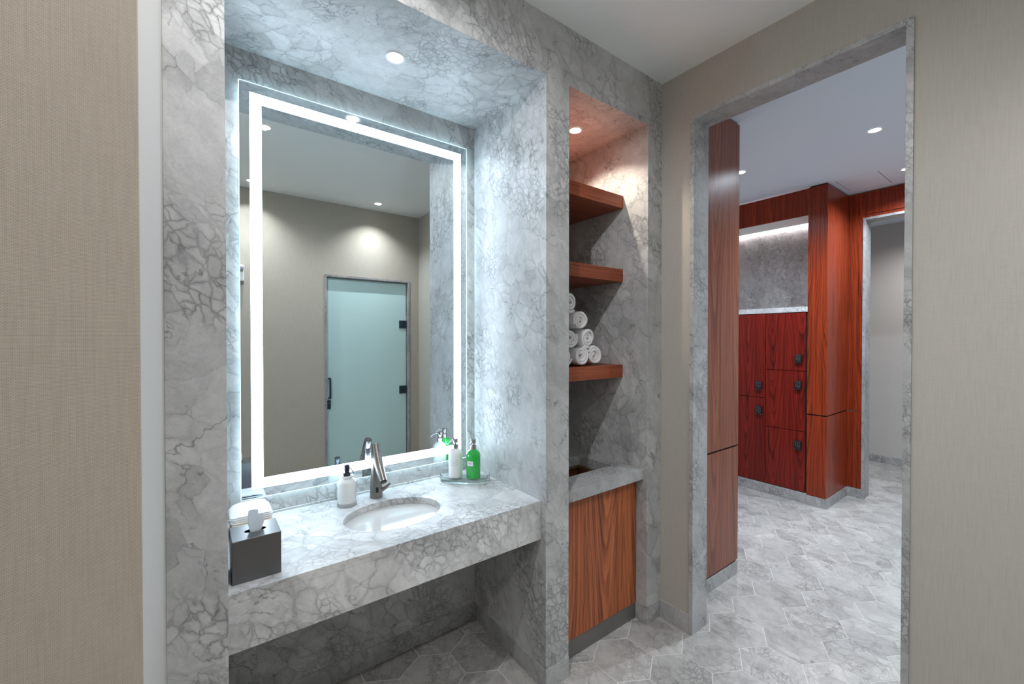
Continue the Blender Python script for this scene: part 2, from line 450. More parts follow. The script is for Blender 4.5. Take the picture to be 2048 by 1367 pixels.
# base course of the marble (grout line at 0.098)
def base_course(name, boxes, label):
    bm = bmesh.new()
    for b in boxes: box(bm, *b)
    struct(name, bm, M['marble_trim'], label, 'baseboard', bevel=.001)
base_course('baseboard_pier', [(NX1, SX0, -.0025, .01, 0, .097)], 'marble base course of the pier between the two niches')
base_course('baseboard_corner', [(SX1 - .0025, 2.1195, -.0025, .0005, 0, .100), (SX1 - .0025, SX1 + .0005, .0005, .075, 0, .100)], 'marble base course of the narrow strip beside the wooden cabinet')
base_course('baseboard_left', [(-.078, NX0, -.0025, .01, 0, .097)], 'marble base course of the pier left of the vanity niche')
base_course('baseboard_vanity', [(NX0, NX1 - .0025, NY - .0025, NY + .01, 0, .097), (NX1 - .0025, NX1 + .01, 0.001, NY, 0, .097)], 'marble base course under the floating vanity counter')

# ------------------------------------------------------------------ left wing wall
bm = bmesh.new(); box(bm, -1.5, -.078, -.528, .74, 0, CEIL)
w = struct('wall_left', bm, [M['fabric_x'], M['lit_end']], 'beige woven wallcovering on the near wall at the left edge', 'wall', bevel=.002)
for p in w.data.polygons:
    if abs(p.normal.x) > .9: p.material_index = 1
# ------------------------------------------------------------------ right wall with doorway
XW, XJ = 2.132, 2.271
DY0, DY1, DZ = -.178, -1.061, 2.800         # outer casing
T = .0225
bm = bmesh.new()
ys = [-2.3, DY1 + .004, DY0 - .004, .74]; 
V = {}
def wall_yz(bm, x0, x1, ys, zs, skip):
    V = {}
    def vv(i, k, x):
        key = (i, k, x)
        if key not in V: V[key] = bm.verts.new((x, ys[i], zs[k]))
        return V[key]
    cells = {(i, k) for i in range(len(ys) - 1) for k in range(len(zs) - 1)} - set(skip)
    for i, k in cells:
        bm.faces.new((vv(i, k, x0), vv(i + 1, k, x0), vv(i + 1, k + 1, x0), vv(i, k + 1, x0)))
        bm.faces.new((vv(i, k, x1), vv(i, k + 1, x1), vv(i + 1, k + 1, x1), vv(i + 1, k, x1)))
        for (di, dk, a, b) in ((-1, 0, (i, k), (i, k + 1)), (1, 0, (i + 1, k + 1), (i + 1, k)), (0, -1, (i + 1, k), (i, k)), (0, 1, (i, k + 1), (i + 1, k + 1))):
            if (i + di, k + dk) not in cells:
                bm.faces.new((vv(*a, x0), vv(*b, x0), vv(*b, x1), vv(*a, x1)))
wall_yz(bm, XW, XJ - .006, ys, [0, DZ - .004, CEIL], [(1, 0)])
struct('wall_right', bm, M['fabric_y'], 'beige woven wallcovering around the open doorway', 'wall')
# casing: marble lining the opening
def casing(name, x0, x1, ya, yb, z, t, label):
    bm = bmesh.new()
    o = [(ya, 0), (ya, z), (yb, z), (yb, 0), (yb + t, 0), (yb + t, z - t), (ya - t, z - t), (ya - t, 0)]
    a = [bm.verts.new((x0, p[0], p[1])) for p in o]; b = [bm.verts.new((x1, p[0], p[1])) for p in o]
    for q in (a, b):
        bm.faces.new((q[0], q[1], q[6], q[7])); bm.faces.new((q[1], q[2], q[5], q[6])); bm.faces.new((q[2], q[3], q[4], q[5]))
    for i in range(8):
        j = (i + 1) % 8; bm.faces.new((a[i], a[j], b[j], b[i]))
    struct(name, bm, M['marble_trim'], label, 'door frame', bevel=.001)
casing('trim_1', XW - .008, XJ, DY0, DY1, DZ, T, 'grey marble lining of the open doorway beside the shelf niche')
bm = bmesh.new(); box(bm, XW - .012, XW + .01, DY0 + .0005, -.0025, 0, .100)
struct('baseboard_right', bm, M['marble_trim'], 'short marble baseboard between the doorway and the shelf niche', 'baseboard', bevel=.001)
bm = bmesh.new(); box(bm, XW - .012, XW + .01, -2.16, DY1 - .0005, 0, .100)
struct('baseboard_right_near', bm, M['marble_trim'], 'marble baseboard right of the doorway', 'baseboard', bevel=.001)

# ------------------------------------------------------------------ the room behind the camera (seen in the mirror)
YF = -2.16
bm = bmesh.new()
GX0, GX1, GZ = 1.062, 2.018, 2.288
V = {}
xs2 = [-1.5, GX0 + .004, GX1 - .004, 2.132]; zs2 = [0, GZ - .004, CEIL]
grid_frame(bm, xs2, zs2, [(1, 0)], YF - .14, YF)
struct('wall_front', bm, M['fabric_x'], 'beige wall with the frosted glass door, seen in the mirror', 'wall')
bm = bmesh.new(); box(bm, -1.6, -1.45, -2.3, -.5, 0, CEIL)
struct('wall_far_left', bm, M['fabric_y'], 'beige end wall left of the camera', 'wall')
def casing_x(name, y0, y1, xa, xb, z, t, label):
    bm = bmesh.new()
    o = [(xa, 0), (xa, z), (xb, z), (xb, 0), (xb - t[1], 0), (xb - t[1], z - t[2]), (xa + t[0], z - t[2]), (xa + t[0], 0)]
    a = [bm.verts.new((p[0], y0, p[1])) for p in o]; b = [bm.verts.new((p[0], y1, p[1])) for p in o]
    for q in (a, b):
        bm.faces.new((q[0], q[1], q[6], q[7])); bm.faces.new((q[1], q[2], q[5], q[6])); bm.faces.new((q[2], q[3], q[4], q[5]))
    for i in range(8):
        j = (i + 1) % 8; bm.faces.new((a[i], a[j], b[j], b[i]))
    struct(name, bm, M['marble_dark'], label, 'door frame', bevel=.001)
casing_x('trim_2', YF - .14, YF + .008, GX0, GX1, GZ, (.02, .022, .022), 'grey marble frame around the frosted glass door in the mirror')
bm = bmesh.new(); box(bm, GX0 - .2, GX1 + .2, YF - .5, YF - .46, 0, CEIL)
struct('wall_shower', bm, M['marble_trim'], 'wall behind the frosted glass door', 'wall')
# glass door
d = thing('door_1', 'frosted teal glass door reflected in the mirror', 'door', (1.52, YF - .045, 0), kind='structure')
bm = bmesh.new(); box(bm, 1.088, 1.984, YF - .052, YF - .040, .012, 2.254)
obj('door_panel', bm, M['door_glass'], d, bevel=.001)
bm = bmesh.new()
tube(bm, catmull([(1.112, YF - .042, 1.170), (1.112, YF + .008, 1.168), (1.112, YF + .012, 1.155), (1.112, YF + .012, .975), (1.112, YF + .008, .962), (1.112, YF - .042, .960)], 5), .010, 14)
h_ = obj('handle', bm, M['hardware'], d, smooth=True); h_['label'] = 'dark vertical pull handle'
for z0 in (1.725, .945):
    bm = bmesh.new(); box(bm, 1.900, 1.990, YF - .062, YF - .030, z0, z0 + .092)
    hg = obj('hinge', bm, M['hardware'], d, bevel=.003)
    bm = bmesh.new(); box(bm, 1.948, 1.958, YF - .030, YF - .026, z0 + .02, z0 + .072); obj('pin', bm, M['black'], hg, base=d['_w'])
bm = bmesh.new(); box(bm, 1.088, 1.126, YF - .060, YF - .026, .840, .935)
lk = obj('lock', bm, M['hardware'], d, bevel=.003)
bm = bmesh.new(); box(bm, 1.098, 1.116, YF - .026, YF - .022, .90, .91); obj('thumbturn', bm, M['key'], lk, base=d['_w'])
# wall strobe seen at the left edge of the mirror
a_ = thing('wall_alarm', 'white wall alarm with grey lens seen at left edge of mirror', 'alarm', (.285, YF, 2.15))
bm = bmesh.new(); box(bm, .225, .335, YF, YF + .055, 2.150, 2.305); obj('housing', bm, M['alarm'], a_, bevel=.006)
bm = bmesh.new(); box(bm, .24, .328, YF + .055, YF + .085, 2.25, 2.285); obj('lens', bm, M['alarm_lens'], a_, bevel=.008)

# ------------------------------------------------------------------ vanity counter
CT = .861
sink = (.66, .31, .205, .155)
N = 72
hole = [(sink[0] + sink[2] * math.cos(2 * PI * i / N), sink[1] + sink[3] * math.sin(2 * PI * i / N)) for i in range(N)]
c_ = thing('vanity_counter', 'floating grey marble vanity counter with an oval sink cut-out', 'counter', (.655, .033, .684))
bm = bmesh.new(); holed_slab(bm, NX0, NX1, .033, NY, hole, CT - .030, CT)
obj('countertop', bm, M['marble_top'], c_, bevel=.0012)
bm = bmesh.new(); box(bm, NX0, NX1, .0332, .060, .684, CT - .0302)
obj('apron', bm, M['marble_top'], c_, bevel=.0012)
bm = bmesh.new(); box(bm, NX0, NX1, NY - .008, NY, CT, CT + .009)
obj('upstand', bm, M['marble_top'], c_, bevel=.001)
# undermount basin
s_ = thing('sink', 'oval white porcelain sink set under the marble vanity counter', 'sink', (sink[0], sink[1], CT - .03))
bm = bmesh.new()
prof = [(1.0 + .05, -.030), (1.0, -.0305), (.985, -.045), (.95, -.085), (.86, -.125), (.70, -.152), (.45, -.165), (.16, -.170)]
rings = []
for r, z in prof:
    rings.append([bm.verts.new((sink[0] + (sink[2] + .004) * r * math.cos(2 * PI * i / N), sink[1] + (sink[3] + .004) * r * math.sin(2 * PI * i / N), CT + z)) for i in range(N)])
for r, z in reversed([(p[0], p[1]) for p in prof]):
    rings.append([bm.verts.new((sink[0] + ((sink[2] + .004) * r + .012) * math.cos(2 * PI * i / N), sink[1] + ((sink[3] + .004) * r + .012) * math.sin(2 * PI * i / N), CT + z - .012 - (0 if r < 1 else -.0115))) for i in range(N)])
for a, b in zip(rings, rings[1:]):
    for i in range(N):
        j = (i + 1) % N; bm.faces.new((a[i], a[j], b[j], b[i]))
bm.faces.new(rings[len(prof) - 1][::-1]); bm.faces.new(rings[-1])
for i in range(N):
    j = (i + 1) % N
obj('basin', bm, M['porcelain'], s_, smooth=True)
bm = bmesh.new(); lathe(bm, [(.022, CT - .1705), (.022, CT - .1665), (.018, CT - .1655), (.006, CT - .1670)], sink[0], sink[1], 32)
dr = obj('drain', bm, M['chrome'], s_, smooth=True); dr['label'] = 'round chrome drain'
bm = bmesh.new(); tube(bm, [(sink[0], sink[1] + .128, CT - .078), (sink[0], sink[1] + .1365, CT - .075)], .011, 20)
obj('overflow', bm, M['chrome'], s_, smooth=True)

# ------------------------------------------------------------------ faucet
f = thing('faucet', 'brushed nickel faucet standing behind the oval sink', 'faucet', (.66, .535, CT))
bm = bmesh.new()
path = [(.66, .535, CT), (.66, .535, CT + .004), (.66, .5350, CT + .05), (.66, .535, CT + .11), (.66, .534, CT + .165), (.66, .533, CT + .205)]
tube(bm, path, [.0298, .0294, .0278, .0245, .0205, .0160], 36)
obj('body', bm, M['faucet'], f, smooth=True)
bm = bmesh.new()
path = catmull([(.66, .545, 1.1075), (.66, .531, 1.078), (.66, .513, 1.045), (.66, .486, 1.006), (.66, .437, .957)], 8)
n_ = len(path)
tube(bm, path, [(.0172 + .0036 * math.sin(PI * i / (n_ - 1))) for i in range(n_)], 32, sq=(1.0, 1.12))
sp = obj('spout', bm, M['faucet'], f, smooth=True)
bm = bmesh.new(); tube(bm, [(.66, .4372, .9575), (.66, .4355, .9555)], .0135, 24)
obj('aerator', bm, M['black'], sp, smooth=True, base=f['_w'])
bm = bmesh.new()
tube(bm, [(.674, .524, CT + .030), (.694, .513, CT + .040), (.716, .502, CT + .062)], [.012, .0085, .0055], 20)
obj('lever', bm, M['faucet'], f, smooth=True)
bm = bmesh.new()
# sensor window on the front of the body
rings = []
for k in range(7):
    a = math.radians(-100 + (k - 3) * 4.2)
    rings.append([bm.verts.new((.66 + r * math.cos(a), .535 + r * math.sin(a), z)) for r, z in ((.0290, CT + .028), (.0281, CT + .052), (.0262, CT + .052), (.0262, CT + .028))])
for a, b in zip(rings, rings[1:]):
    for i in range(4):
        j = (i + 1) % 4; bm.faces.new((a[i], a[j], b[j], b[i]))
bm.faces.new(rings[0]); bm.faces.new(rings[-1][::-1])
ob = obj('sensor_window', bm, M['black'], f)

# ------------------------------------------------------------------ backlit mirror
MX0, MX1, MZ0, MZ1, MY = .128, 1.188, .944, 2.654, .598
mi = thing('lit_mirror', 'tall wall mirror with a glowing frosted light band inside its edge', 'mirror', ((MX0 + MX1) / 2, MY, MZ0))
bm = bmesh.new(); box(bm, MX0, MX1, MY, MY + .005, MZ0, MZ1)
mg = obj('mirror_glass', bm, M['mirror'], mi)
def ring_frame(bm, x0, x1, z0, z1, t, y0, y1):
    o = [(x0, z0), (x1, z0), (x1, z1), (x0, z1)]; i_ = [(x0 + t, z0 + t), (x1 - t, z0 + t), (x1 - t, z1 - t), (x0 + t, z1 - t)]
    R = [[bm.verts.new((p[0], y, p[1])) for p in q] for q in (o, i_) for y in (y0, y1)]
    A, B, Cc, D = R
    for k in range(4):
        l = (k + 1) % 4
        bm.faces.new((A[k], A[l], Cc[l], Cc[k])); bm.faces.new((B[k], D[k], D[l], B[l]))
        bm.faces.new((A[k], B[k], B[l], A[l])); bm.faces.new((Cc[k], Cc[l], D[l], D[k]))
bm = bmesh.new(); ring_frame(bm, MX0 + .037, MX1 - .037, MZ0 + .038, MZ1 - .038, .042, MY - .0006, MY + .002)
lb = obj('light_band', bm, M['led_band'], mi); lb['label'] = 'glowing frosted band of light'
bm = bmesh.new(); ring_frame(bm, MX0 - .0012, MX1 + .0012, MZ0 - .0012, MZ1 + .0012, .0018, MY - .0006, MY + .0052)
ed = obj('glass_edge', bm, M['glass_edge'], mi); ed['label'] = 'pale cyan lit edge of the glass'
bm = bmesh.new(); ring_frame(bm, MX0 + .016, MX1 - .016, MZ0 + .016, MZ1 - .016, .006, MY + .0055, NY - .001)
obj('rear_light_strip', bm, M['led_back'], mi)

# ------------------------------------------------------------------ bottles
def label_patch(bm, cx, cy, r, a0, a1, z0, z1, t=.0004, n=10):
    A = []
    for k in range(n + 1):
        a = a0 + (a1 - a0) * k / n
        A.append([bm.verts.new((cx + q * math.cos(a), cy + q * math.sin(a), z)) for q, z in ((r, z0), (r, z1), (r + t, z1), (r + t, z0))])
    for a, b in zip(A, A[1:]):
        for i in range(4):
            j = (i + 1) % 4; bm.faces.new((a[i], a[j], b[j], b[i]))
    bm.faces.new(A[0]); bm.faces.new(A[-1][::-1])

def bottle(name, label, cx, cy, z0, fill, sdir, lab, r=.0365, neckmat='steel'):
    b = thing(name, label, 'soap bottle', (cx, cy, z0), 'pump bottles on the glass tray')
    bm = bmesh.new()
    lathe(bm, [(r * .90, z0), (r * .98, z0 + .003), (r, z0 + .008), (r, z0 + .112), (r * .985, z0 + .122), (r * .90, z0 + .133), (r * .72, z0 + .142), (r * .50, z0 + .1475), (.0135, z0 + .1510), (.0130, z0 + .155)], cx, cy, 48)
    obj('bottle_body', bm, M[fill], b, smooth=True)
    bm = bmesh.new()
    lathe(bm, [(.0136, z0 + .150), (.0138, z0 + .154), (.0160, z0 + .1545), (.0160, z0 + .170), (.0135, z0 + .172), (.0085, z0 + .1725)], cx, cy, 36)
    obj('collar', bm, M[neckmat], b, smooth=True)
    bm = bmesh.new()
    lathe(bm, [(.0055, z0 + .172), (.0055, z0 + .179), (.0125, z0 + .180), (.0135, z0 + .183), (.0135, z0 + .199), (.0120, z0 + .2025), (.0004, z0 + .2035)], cx, cy, 36)
    ph = obj('pump_head', bm, M[neckmat], b, smooth=True)
    bm = bmesh.new(); dx, dy = sdir
    pts = catmull([(cx, cy, z0 + .195), (cx + dx * .024, cy + dy * .024, z0 + .196), (cx + dx * .042, cy + dy * .042, z0 + .190), (cx + dx * .052, cy + dy * .052, z0 + .181)], 6)
    tube(bm, pts, .0028, 12)
    obj('spout', bm, M['chrome'], ph, smooth=True, base=b['_w'])
    # label faces the viewer's left
    a0, a1 = lab
    bm = bmesh.new(); label_patch(bm, cx, cy, r, a0, a1, z0 + .071, z0 + .095)
    lp = obj('label', bm, M['label'], b); lp['label'] = 'small white paper label'
    bm = bmesh.new()
    am = (a0 + a1) / 2
    for k in range(-2, 3):   # tiny illegible lettering
        a = am + k * .085
        label_patch(bm, cx, cy, r + .0004, a - .022, a + .026, z0 + .0815, z0 + .0855, .0002, 2)
    if fill == 'lotion':
        for za, zb in ((z0 + .0710, z0 + .0718), (z0 + .0942, z0 + .0950)): label_patch(bm, cx, cy, r + .0004, a0, a1, za, zb, .0002)
        for aa in (a0, a1 - .022): label_patch(bm, cx, cy, r + .0004, aa, aa + .022, z0 + .071, z0 + .095, .0002, 2)
    obj('print', bm, M['ink'], lp, base=b['_w'])
    return b

# glass tray under the two bottles, set diagonally in the corner
TC = (1.108, .480); ang = math.radians(-42)
def stad(hl, r, n=16):
    pts = []
    for cx, a0 in ((hl, -PI / 2), (-hl, PI / 2)):
        for k in range(n + 1):
            a = a0 + PI * k / n
            x, y = cx + r * math.cos(a), r * math.sin(a)
            pts.append((TC[0] + x * math.cos(ang) - y * math.sin(ang), TC[1] + x * math.sin(ang) + y * math.cos(ang)))
    return pts
tr = thing('glass_tray', 'clear oval glass tray holding the two pump bottles in the corner', 'tray', (TC[0], TC[1], CT))
bm = bmesh.new()
loops = [(.0655, .058, 0.0), (.0655, .064, .003), (.0655, .066, .030), (.0655, .0645, .0315), (.0655, .0630, .030), (.0655, .0615, .0185), (.0655, .058, .0170)]
R = [[bm.verts.new((p[0], p[1], CT + z + .0006)) for p in stad(hl, r)] for hl, r, z in loops]
for a, b in zip(R, R[1:]):
    for i in range(len(a)):
        j = (i + 1) % len(a); bm.faces.new((a[i], a[j], b[j], b[i]))
bm.faces.new(R[0][::-1]); bm.faces.new(R[-1])
obj('tray_dish', bm, M['tray_glass'], tr, smooth=True)
BZ = CT + .0182
bottle('lotion_bottle', 'white lotion pump bottle on the glass tray, beside the mirror', 1.068, .508, BZ + .002, 'lotion', (-.98, -.2), (math.radians(-160), math.radians(-104)))
bottle('green_soap_bottle', 'bright green soap pump bottle on the glass tray in the corner', 1.1345, .438, BZ + .002, 'green', (-.75, -.66), (math.radians(-178), math.radians(-124)))

# round soap dispenser by the faucet
sx, sy = .522, .517
def sc12(bm):
    for v_ in bm.verts: v_.co.z = CT + (v_.co.z - CT) * 1.12
b = thing('soap_dispenser', 'clear glass white soap dispenser with a black pump left of the faucet', 'soap dispenser', (sx, sy, CT))
bm = bmesh.new()
lathe(bm, [(.036, CT), (.0405, CT + .0015), (.041, CT + .004), (.041, CT + .010), (.0408, CT + .0125)], sx, sy, 48)
sc12(bm)
gb = obj('glass_base', bm, M['soft_glass'], b, smooth=True); gb['label'] = 'thick clear glass base'
bm = bmesh.new()
lathe(bm, [(.0385, CT + .0128), (.0402, CT + .016), (.0405, CT + .085), (.0400, CT + .092), (.0370, CT + .099), (.0300, CT + .104), (.0235, CT + .107), (.0225, CT + .110), (.0268, CT + .1125), (.0272, CT + .1145), (.0250, CT + .1165), (.0200, CT + .1175)], sx, sy, 48)
sc12(bm); obj('bottle_body', bm, M['lotion'], b, smooth=True)
bm = bmesh.new(); lathe(bm, [(.0158, CT + .116), (.0160, CT + .1275), (.0145, CT + .1285), (.0095, CT + .129)], sx, sy, 32)
sc12(bm); obj('collar', bm, M['black_blue'], b, smooth=True)
bm = bmesh.new(); lathe(bm, [(.0100, CT + .1285), (.0102, CT + .137), (.0120, CT + .138), (.0122, CT + .156), (.0110, CT + .1585), (.0004, CT + .159)], sx, sy, 32)
sc12(bm); ph = obj('pump_head', bm, M['black_blue'], b, smooth=True)
bm = bmesh.new(); tube(bm, catmull([(sx, sy, CT + .150), (sx + .008, sy - .019, CT + .1505), (sx + .014, sy - .034, CT + .143), (sx + .018, sy - .042, CT + .135)], 6), .0022, 12)
sc12(bm); obj('spout', bm, M['black_blue'], ph, smooth=True, base=b['_w'])

# ------------------------------------------------------------------ tissue box
tb = thing('tissue_box', 'dark metal tissue box cover at the left end of the vanity counter', 'tissue box', (.135, .14, CT))
bx0, bx1, by0, by1, bz = .071, .202, .080, .203, CT + .132
slot = [((bx0 + bx1) / 2 + .030 * math.cos(2 * PI * i / 40), (by0 + by1) / 2 + .016 * math.sin(2 * PI * i / 40)) for i in range(40)]
bm = bmesh.new()
holed_slab(bm, bx0, bx1, by0, by1, slot, bz - .002, bz)
box(bm, bx0, bx1, by0, by0 + .002, CT, bz - .002); box(bm, bx0, bx1, by1 - .002, by1, CT, bz - .002)
box(bm, bx0, bx0 + .002, by0 + .002, by1 - .002, CT, bz - .002); box(bm, bx1 - .002, bx1, by0 + .002, by1 - .002, CT, bz - .002)
bmesh.ops.remove_doubles(bm, verts=bm.verts, dist=1e-5)
obj('cover', bm, M['bronze'], tb, bevel=.004, seg=4)
# tissue pulled up through the slot: a flat folded leaf with a lower flap to its right
bm = bmesh.new()
fold = [(-.0190, .0005), (-.0175, -.004), (-.008, -.0060), (.004, -.0060), (.0075, -.004), (.0085, .003), (.016, .008), (.025, .011)]
tops = [.0655, .0690, .0710, .0690, .0660, .0500, .0480, .0425]
G = []
nv = 10
for v_ in range(nv + 1):
    tv = v_ / nv; row = []
    for (x_, y_), h_ in zip(fold, tops):
        sp_ = .62 + .46 * math.sin(min(1, tv * 1.15) * PI * .62) - .10 * tv * tv
        row.append(bm.verts.new(((bx0 + bx1) / 2 + x_ * sp_, (by0 + by1) / 2 + y_ * (.6 + .6 * tv) + .003 * math.sin(tv * 3) - .006 * tv * tv, bz - .010 + (h_ + .010) * tv)))
    G.append(row)
for a, b2 in zip(G, G[1:]):
    for i in range(len(fold) - 1): bm.faces.new((a[i], a[i + 1], b2[i + 1], b2[i]))
ti = obj('tissue', bm, M['tissue'], tb)
md = ti.modifiers.new('sol', 'SOLIDIFY'); md.thickness = .0008

# ------------------------------------------------------------------ folded paper hand towels behind the tissue box
st = thing('paper_towel_stack', 'stack of folded white paper hand towels behind the tissue box', 'paper towels', (.152, .47, CT))
bm = bmesh.new(); prism(bm, rrect(.086, .218, .400, .560, .010), CT, CT + .056)
kb = obj('tan_sleeve', bm, M['kraft'], st, bevel=.003); kb['label'] = 'tan paper sleeve'
for k in range(4):
    bm = bmesh.new()
    z = CT + .0562 + k * .0058
    nx_, ny_ = 12, 10
    x0, x1 = .083 + .002 * math.sin(k * 2.1), .220 - .002 * math.cos(k * 1.7); y0, y1 = .413 + .0045 * k, .562
    g2 = []
    for a in range(nx_ + 1):
        r2 = []
        for b2 in range(ny_ + 1):
            tx, ty = a / nx_, b2 / ny_
            rd = .020 if a in (0, nx_) and b2 in (0, ny_) else 0
            dome = (.0050 * k) * (1 - (2 * tx - 1) ** 4) * (.25 + .75 * ty) - .0050 * k * .25
            r2.append((x0 + (x1 - x0) * tx + rd * (.5 - tx) * .6, y0 + (y1 - y0) * ty + rd * (.5 - ty) * .6, z + dome))
        g2.append(r2)
    T_ = [[bm.verts.new((p[0], p[1], p[2] + .0052)) for p in r2] for r2 in g2]
    B_ = [[bm.verts.new(p) for p in r2] for r2 in g2]
    for a in range(nx_):
        for b2 in range(ny_):
            bm.faces.new((T_[a][b2], T_[a + 1][b2], T_[a + 1][b2 + 1], T_[a][b2 + 1])); bm.faces.new((B_[a][b2], B_[a][b2 + 1], B_[a + 1][b2 + 1], B_[a + 1][b2]))
    for a in range(nx_):
        for q in (0, ny_): bm.faces.new((T_[a][q], B_[a][q], B_[a + 1][q], T_[a + 1][q]))
    for b2 in range(ny_):
        for q in (0, nx_): bm.faces.new((T_[q][b2], T_[q][b2 + 1], B_[q][b2 + 1], B_[q][b2]))
    obj('folded_sheet', bm, M['paper'], st, bevel=.0012)

# ------------------------------------------------------------------ shelf niche: three shelves
for zt, nm in ((2.443, 'upper walnut floating shelf lit by the niche downlight'), (2.012, 'middle walnut floating shelf, empty, above the rolled towels'), (1.451, 'lower walnut floating shelf carrying the rolled towels')):
    bm = bmesh.new(); box(bm, SX0 + .0008, SX1 - .0008, .170, SY - .0005, zt - .074, zt)
    o = obj('floating_shelf', bm, M['wood_shelf'], base=((SX0 + SX1) / 2, .17, zt - .074), bevel=.0012)
    tag(o, nm, 'shelf', 'walnut shelves in the narrow niche')

# rolled towels
def towel_mesh():
    bm = bmesh.new()
    turns = 2.6; n = 100; L = .27
    th = .0175
    rings = []
    segs_y = [0.0, .004, .012, .05, .15, L - .012, L - .004, L]
    path = []
    for i in range(n + 1):
        t_ = i / n; a = turns * 2 * PI * t_
        r = .008 + (.0440) * t_
        wob = 1 + .05 * math.sin(3 * a + 1) * (1 - t_) + .02 * math.sin(5 * a)
        path.append((r * wob * math.cos(a), r * wob * .95 * math.sin(a), a))
    cols = []
    for i, (x, z, a) in enumerate(path):
        dx, dz = math.cos(a), math.sin(a)
        h = th * .5
        push = .004 * math.sin(a * 1.3) + .010 * (1 - i / n) * 1.0   # centre of the spiral sits back a little
        loop = []
        for k in range(8):
            q = k * PI / 4
            # cross-section of the cloth: rounded fold at the visible end
            loop.append((x, z, dx, dz, push))
        cols.append((x, z, dx, dz, push))
    sect = [(-1, L), (-1, .006), (-.75, .0015), (-.3, -.0005), (.3, -.0005), (.75, .0015), (1, .006), (1, L)]
    V_ = []
    for (x, z, dx, dz, push) in cols:
        V_.append([bm.verts.new((x + dx * s_ * th * .46, y + (push if y < .1 else 0), z + dz * s_ * th * .46)) for s_, y in sect])
    for a, b in zip(V_, V_[1:]):
        for i in range(len(sect)):
            j = (i + 1) % len(sect); bm.faces.new((a[i], a[j], b[j], b[i]))
    bm.faces.new(V_[0]); bm.faces.new(V_[-1][::-1])
    bmesh.ops.recalc_face_normals(bm, faces=bm.faces)
    me = bpy.data.meshes.new('rolled_towel'); bm.to_mesh(me); bm.free()
    for p in me.polygons: p.use_smooth = True
    me.materials.append(M['towel'])
    return me
TM = towel_mesh()
ZS = 1.451
tow = [  # x, y, z, roll, label
    (1.803, .205, ZS + .0585, 1.0, 'white rolled towel at the right end of the bottom row'),
    (1.682, .190, ZS + .0585, 2.6, 'white rolled towel in the bottom row, second from its right end'),
    (1.566, .200, ZS + .0585, 4.0, 'white rolled towel of the bottom row mostly hidden by the marble pier'),
    (1.452, .205, ZS + .0585, .4, 'white rolled towel of the bottom row hidden behind the marble pier'),
    (1.746, .200, ZS + .1560, 5.2, 'white rolled towel at the right end of the second row'),
    (1.612, .205, ZS + .1560, 3.3, 'white rolled towel of the second row cut by the marble pier'),
    (1.492, .200, ZS + .1560, 1.7, 'white rolled towel of the second row hidden behind the marble pier'),
    (1.684, .200, ZS + .2530, .2, 'white rolled towel at the right of the third row, under the top one'),
    (1.548, .205, ZS + .2530, 2.2, 'white rolled towel of the third row mostly hidden by the marble pier'),
    (1.606, .200, ZS + .3500, 4.7, 'single white rolled towel at the top of the pile'),
]
for x, y, z, roll, lab in tow:
    o = bpy.data.objects.new('rolled_towel', TM); COL.objects.link(o)
    o.location = (x, y, z); o.rotation_euler = (0, roll, 0); o.scale = (1.0, 1, .98)
    tag(o, lab, 'towel', 'rolled white towels on the lower shelf')

# ------------------------------------------------------------------ worktop and cabinet under the shelves
wt = thing('stone_worktop', 'grey marble worktop with a rectangular drop opening, over the walnut cabinet', 'worktop', ((SX0 + SX1) / 2, .024, .812))
op = rrect(1.50, 1.908, .178, .435, .014)
bm = bmesh.new(); holed_slab(bm, SX0 + .0005, SX1 - .0005, .024, SY - .0005, op, .812, .870)
obj('slab', bm, M['marble_trim'], wt, bevel=.001)
bm = bmesh.new()
o1 = rrect(1.497, 1.911, .175, .438, .016); o2 = rrect(1.512, 1.896, .190, .423, .012)
A_ = [[bm.verts.new((p[0], p[1], z)) for p in q] for q, z in ((o1, .8115), (o2, .8115), (o2, .800), (o1, .800))]
for k in range(4):
    a, b = A_[k], A_[(k + 1) % 4]
    for i in range(len(a)):
        j = (i + 1) % len(a); bm.faces.new((a[i], a[j], b[j], b[i]))
rm = obj('rim', bm, M['brass'], wt); rm['label'] = 'brass coloured rim inside the opening'
cb = thing('cabinet', 'walnut towel cabinet below the marble worktop in the narrow niche', 'cabinet', ((SX0 + SX1) / 2, .07, 0))
bm = bmesh.new(); box(bm, SX0 + .002, SX1 - .004, .070, .090, .095, .790)
obj('door', bm, M['wood'], cb, bevel=.001)
bm = bmesh.new()
for b_ in ((1.500, 1.908, .440, .452, .10, .799), (1.500, 1.512, .172, .44, .10, .799), (1.896, 1.908, .172, .44, .10, .799), (1.500, 1.908, .172, .184, .10, .799), (1.5, 1.908, .172, .452, .095, .10)): box(bm, *b_)
obj('chute', bm, M['liner'], cb)
bm = bmesh.new(); box(bm, SX0 + .002, SX1 - .003, .092, .64, .095, .100); box(bm, SX0 + .002, 1.41, .092, .64, .1, .798); box(bm, 1.985, SX1 - .003, .092, .64, .1, .798)
obj('carcass', bm, M['dark_gap'], cb)
bm = bmesh.new(); box(bm, SX0 + .001, SX1 - .0035, .076, .090, 0.0, .0935)
kk = obj('kick_plate', bm, M['kick'], cb); kk['label'] = 'dull metal kick plate'

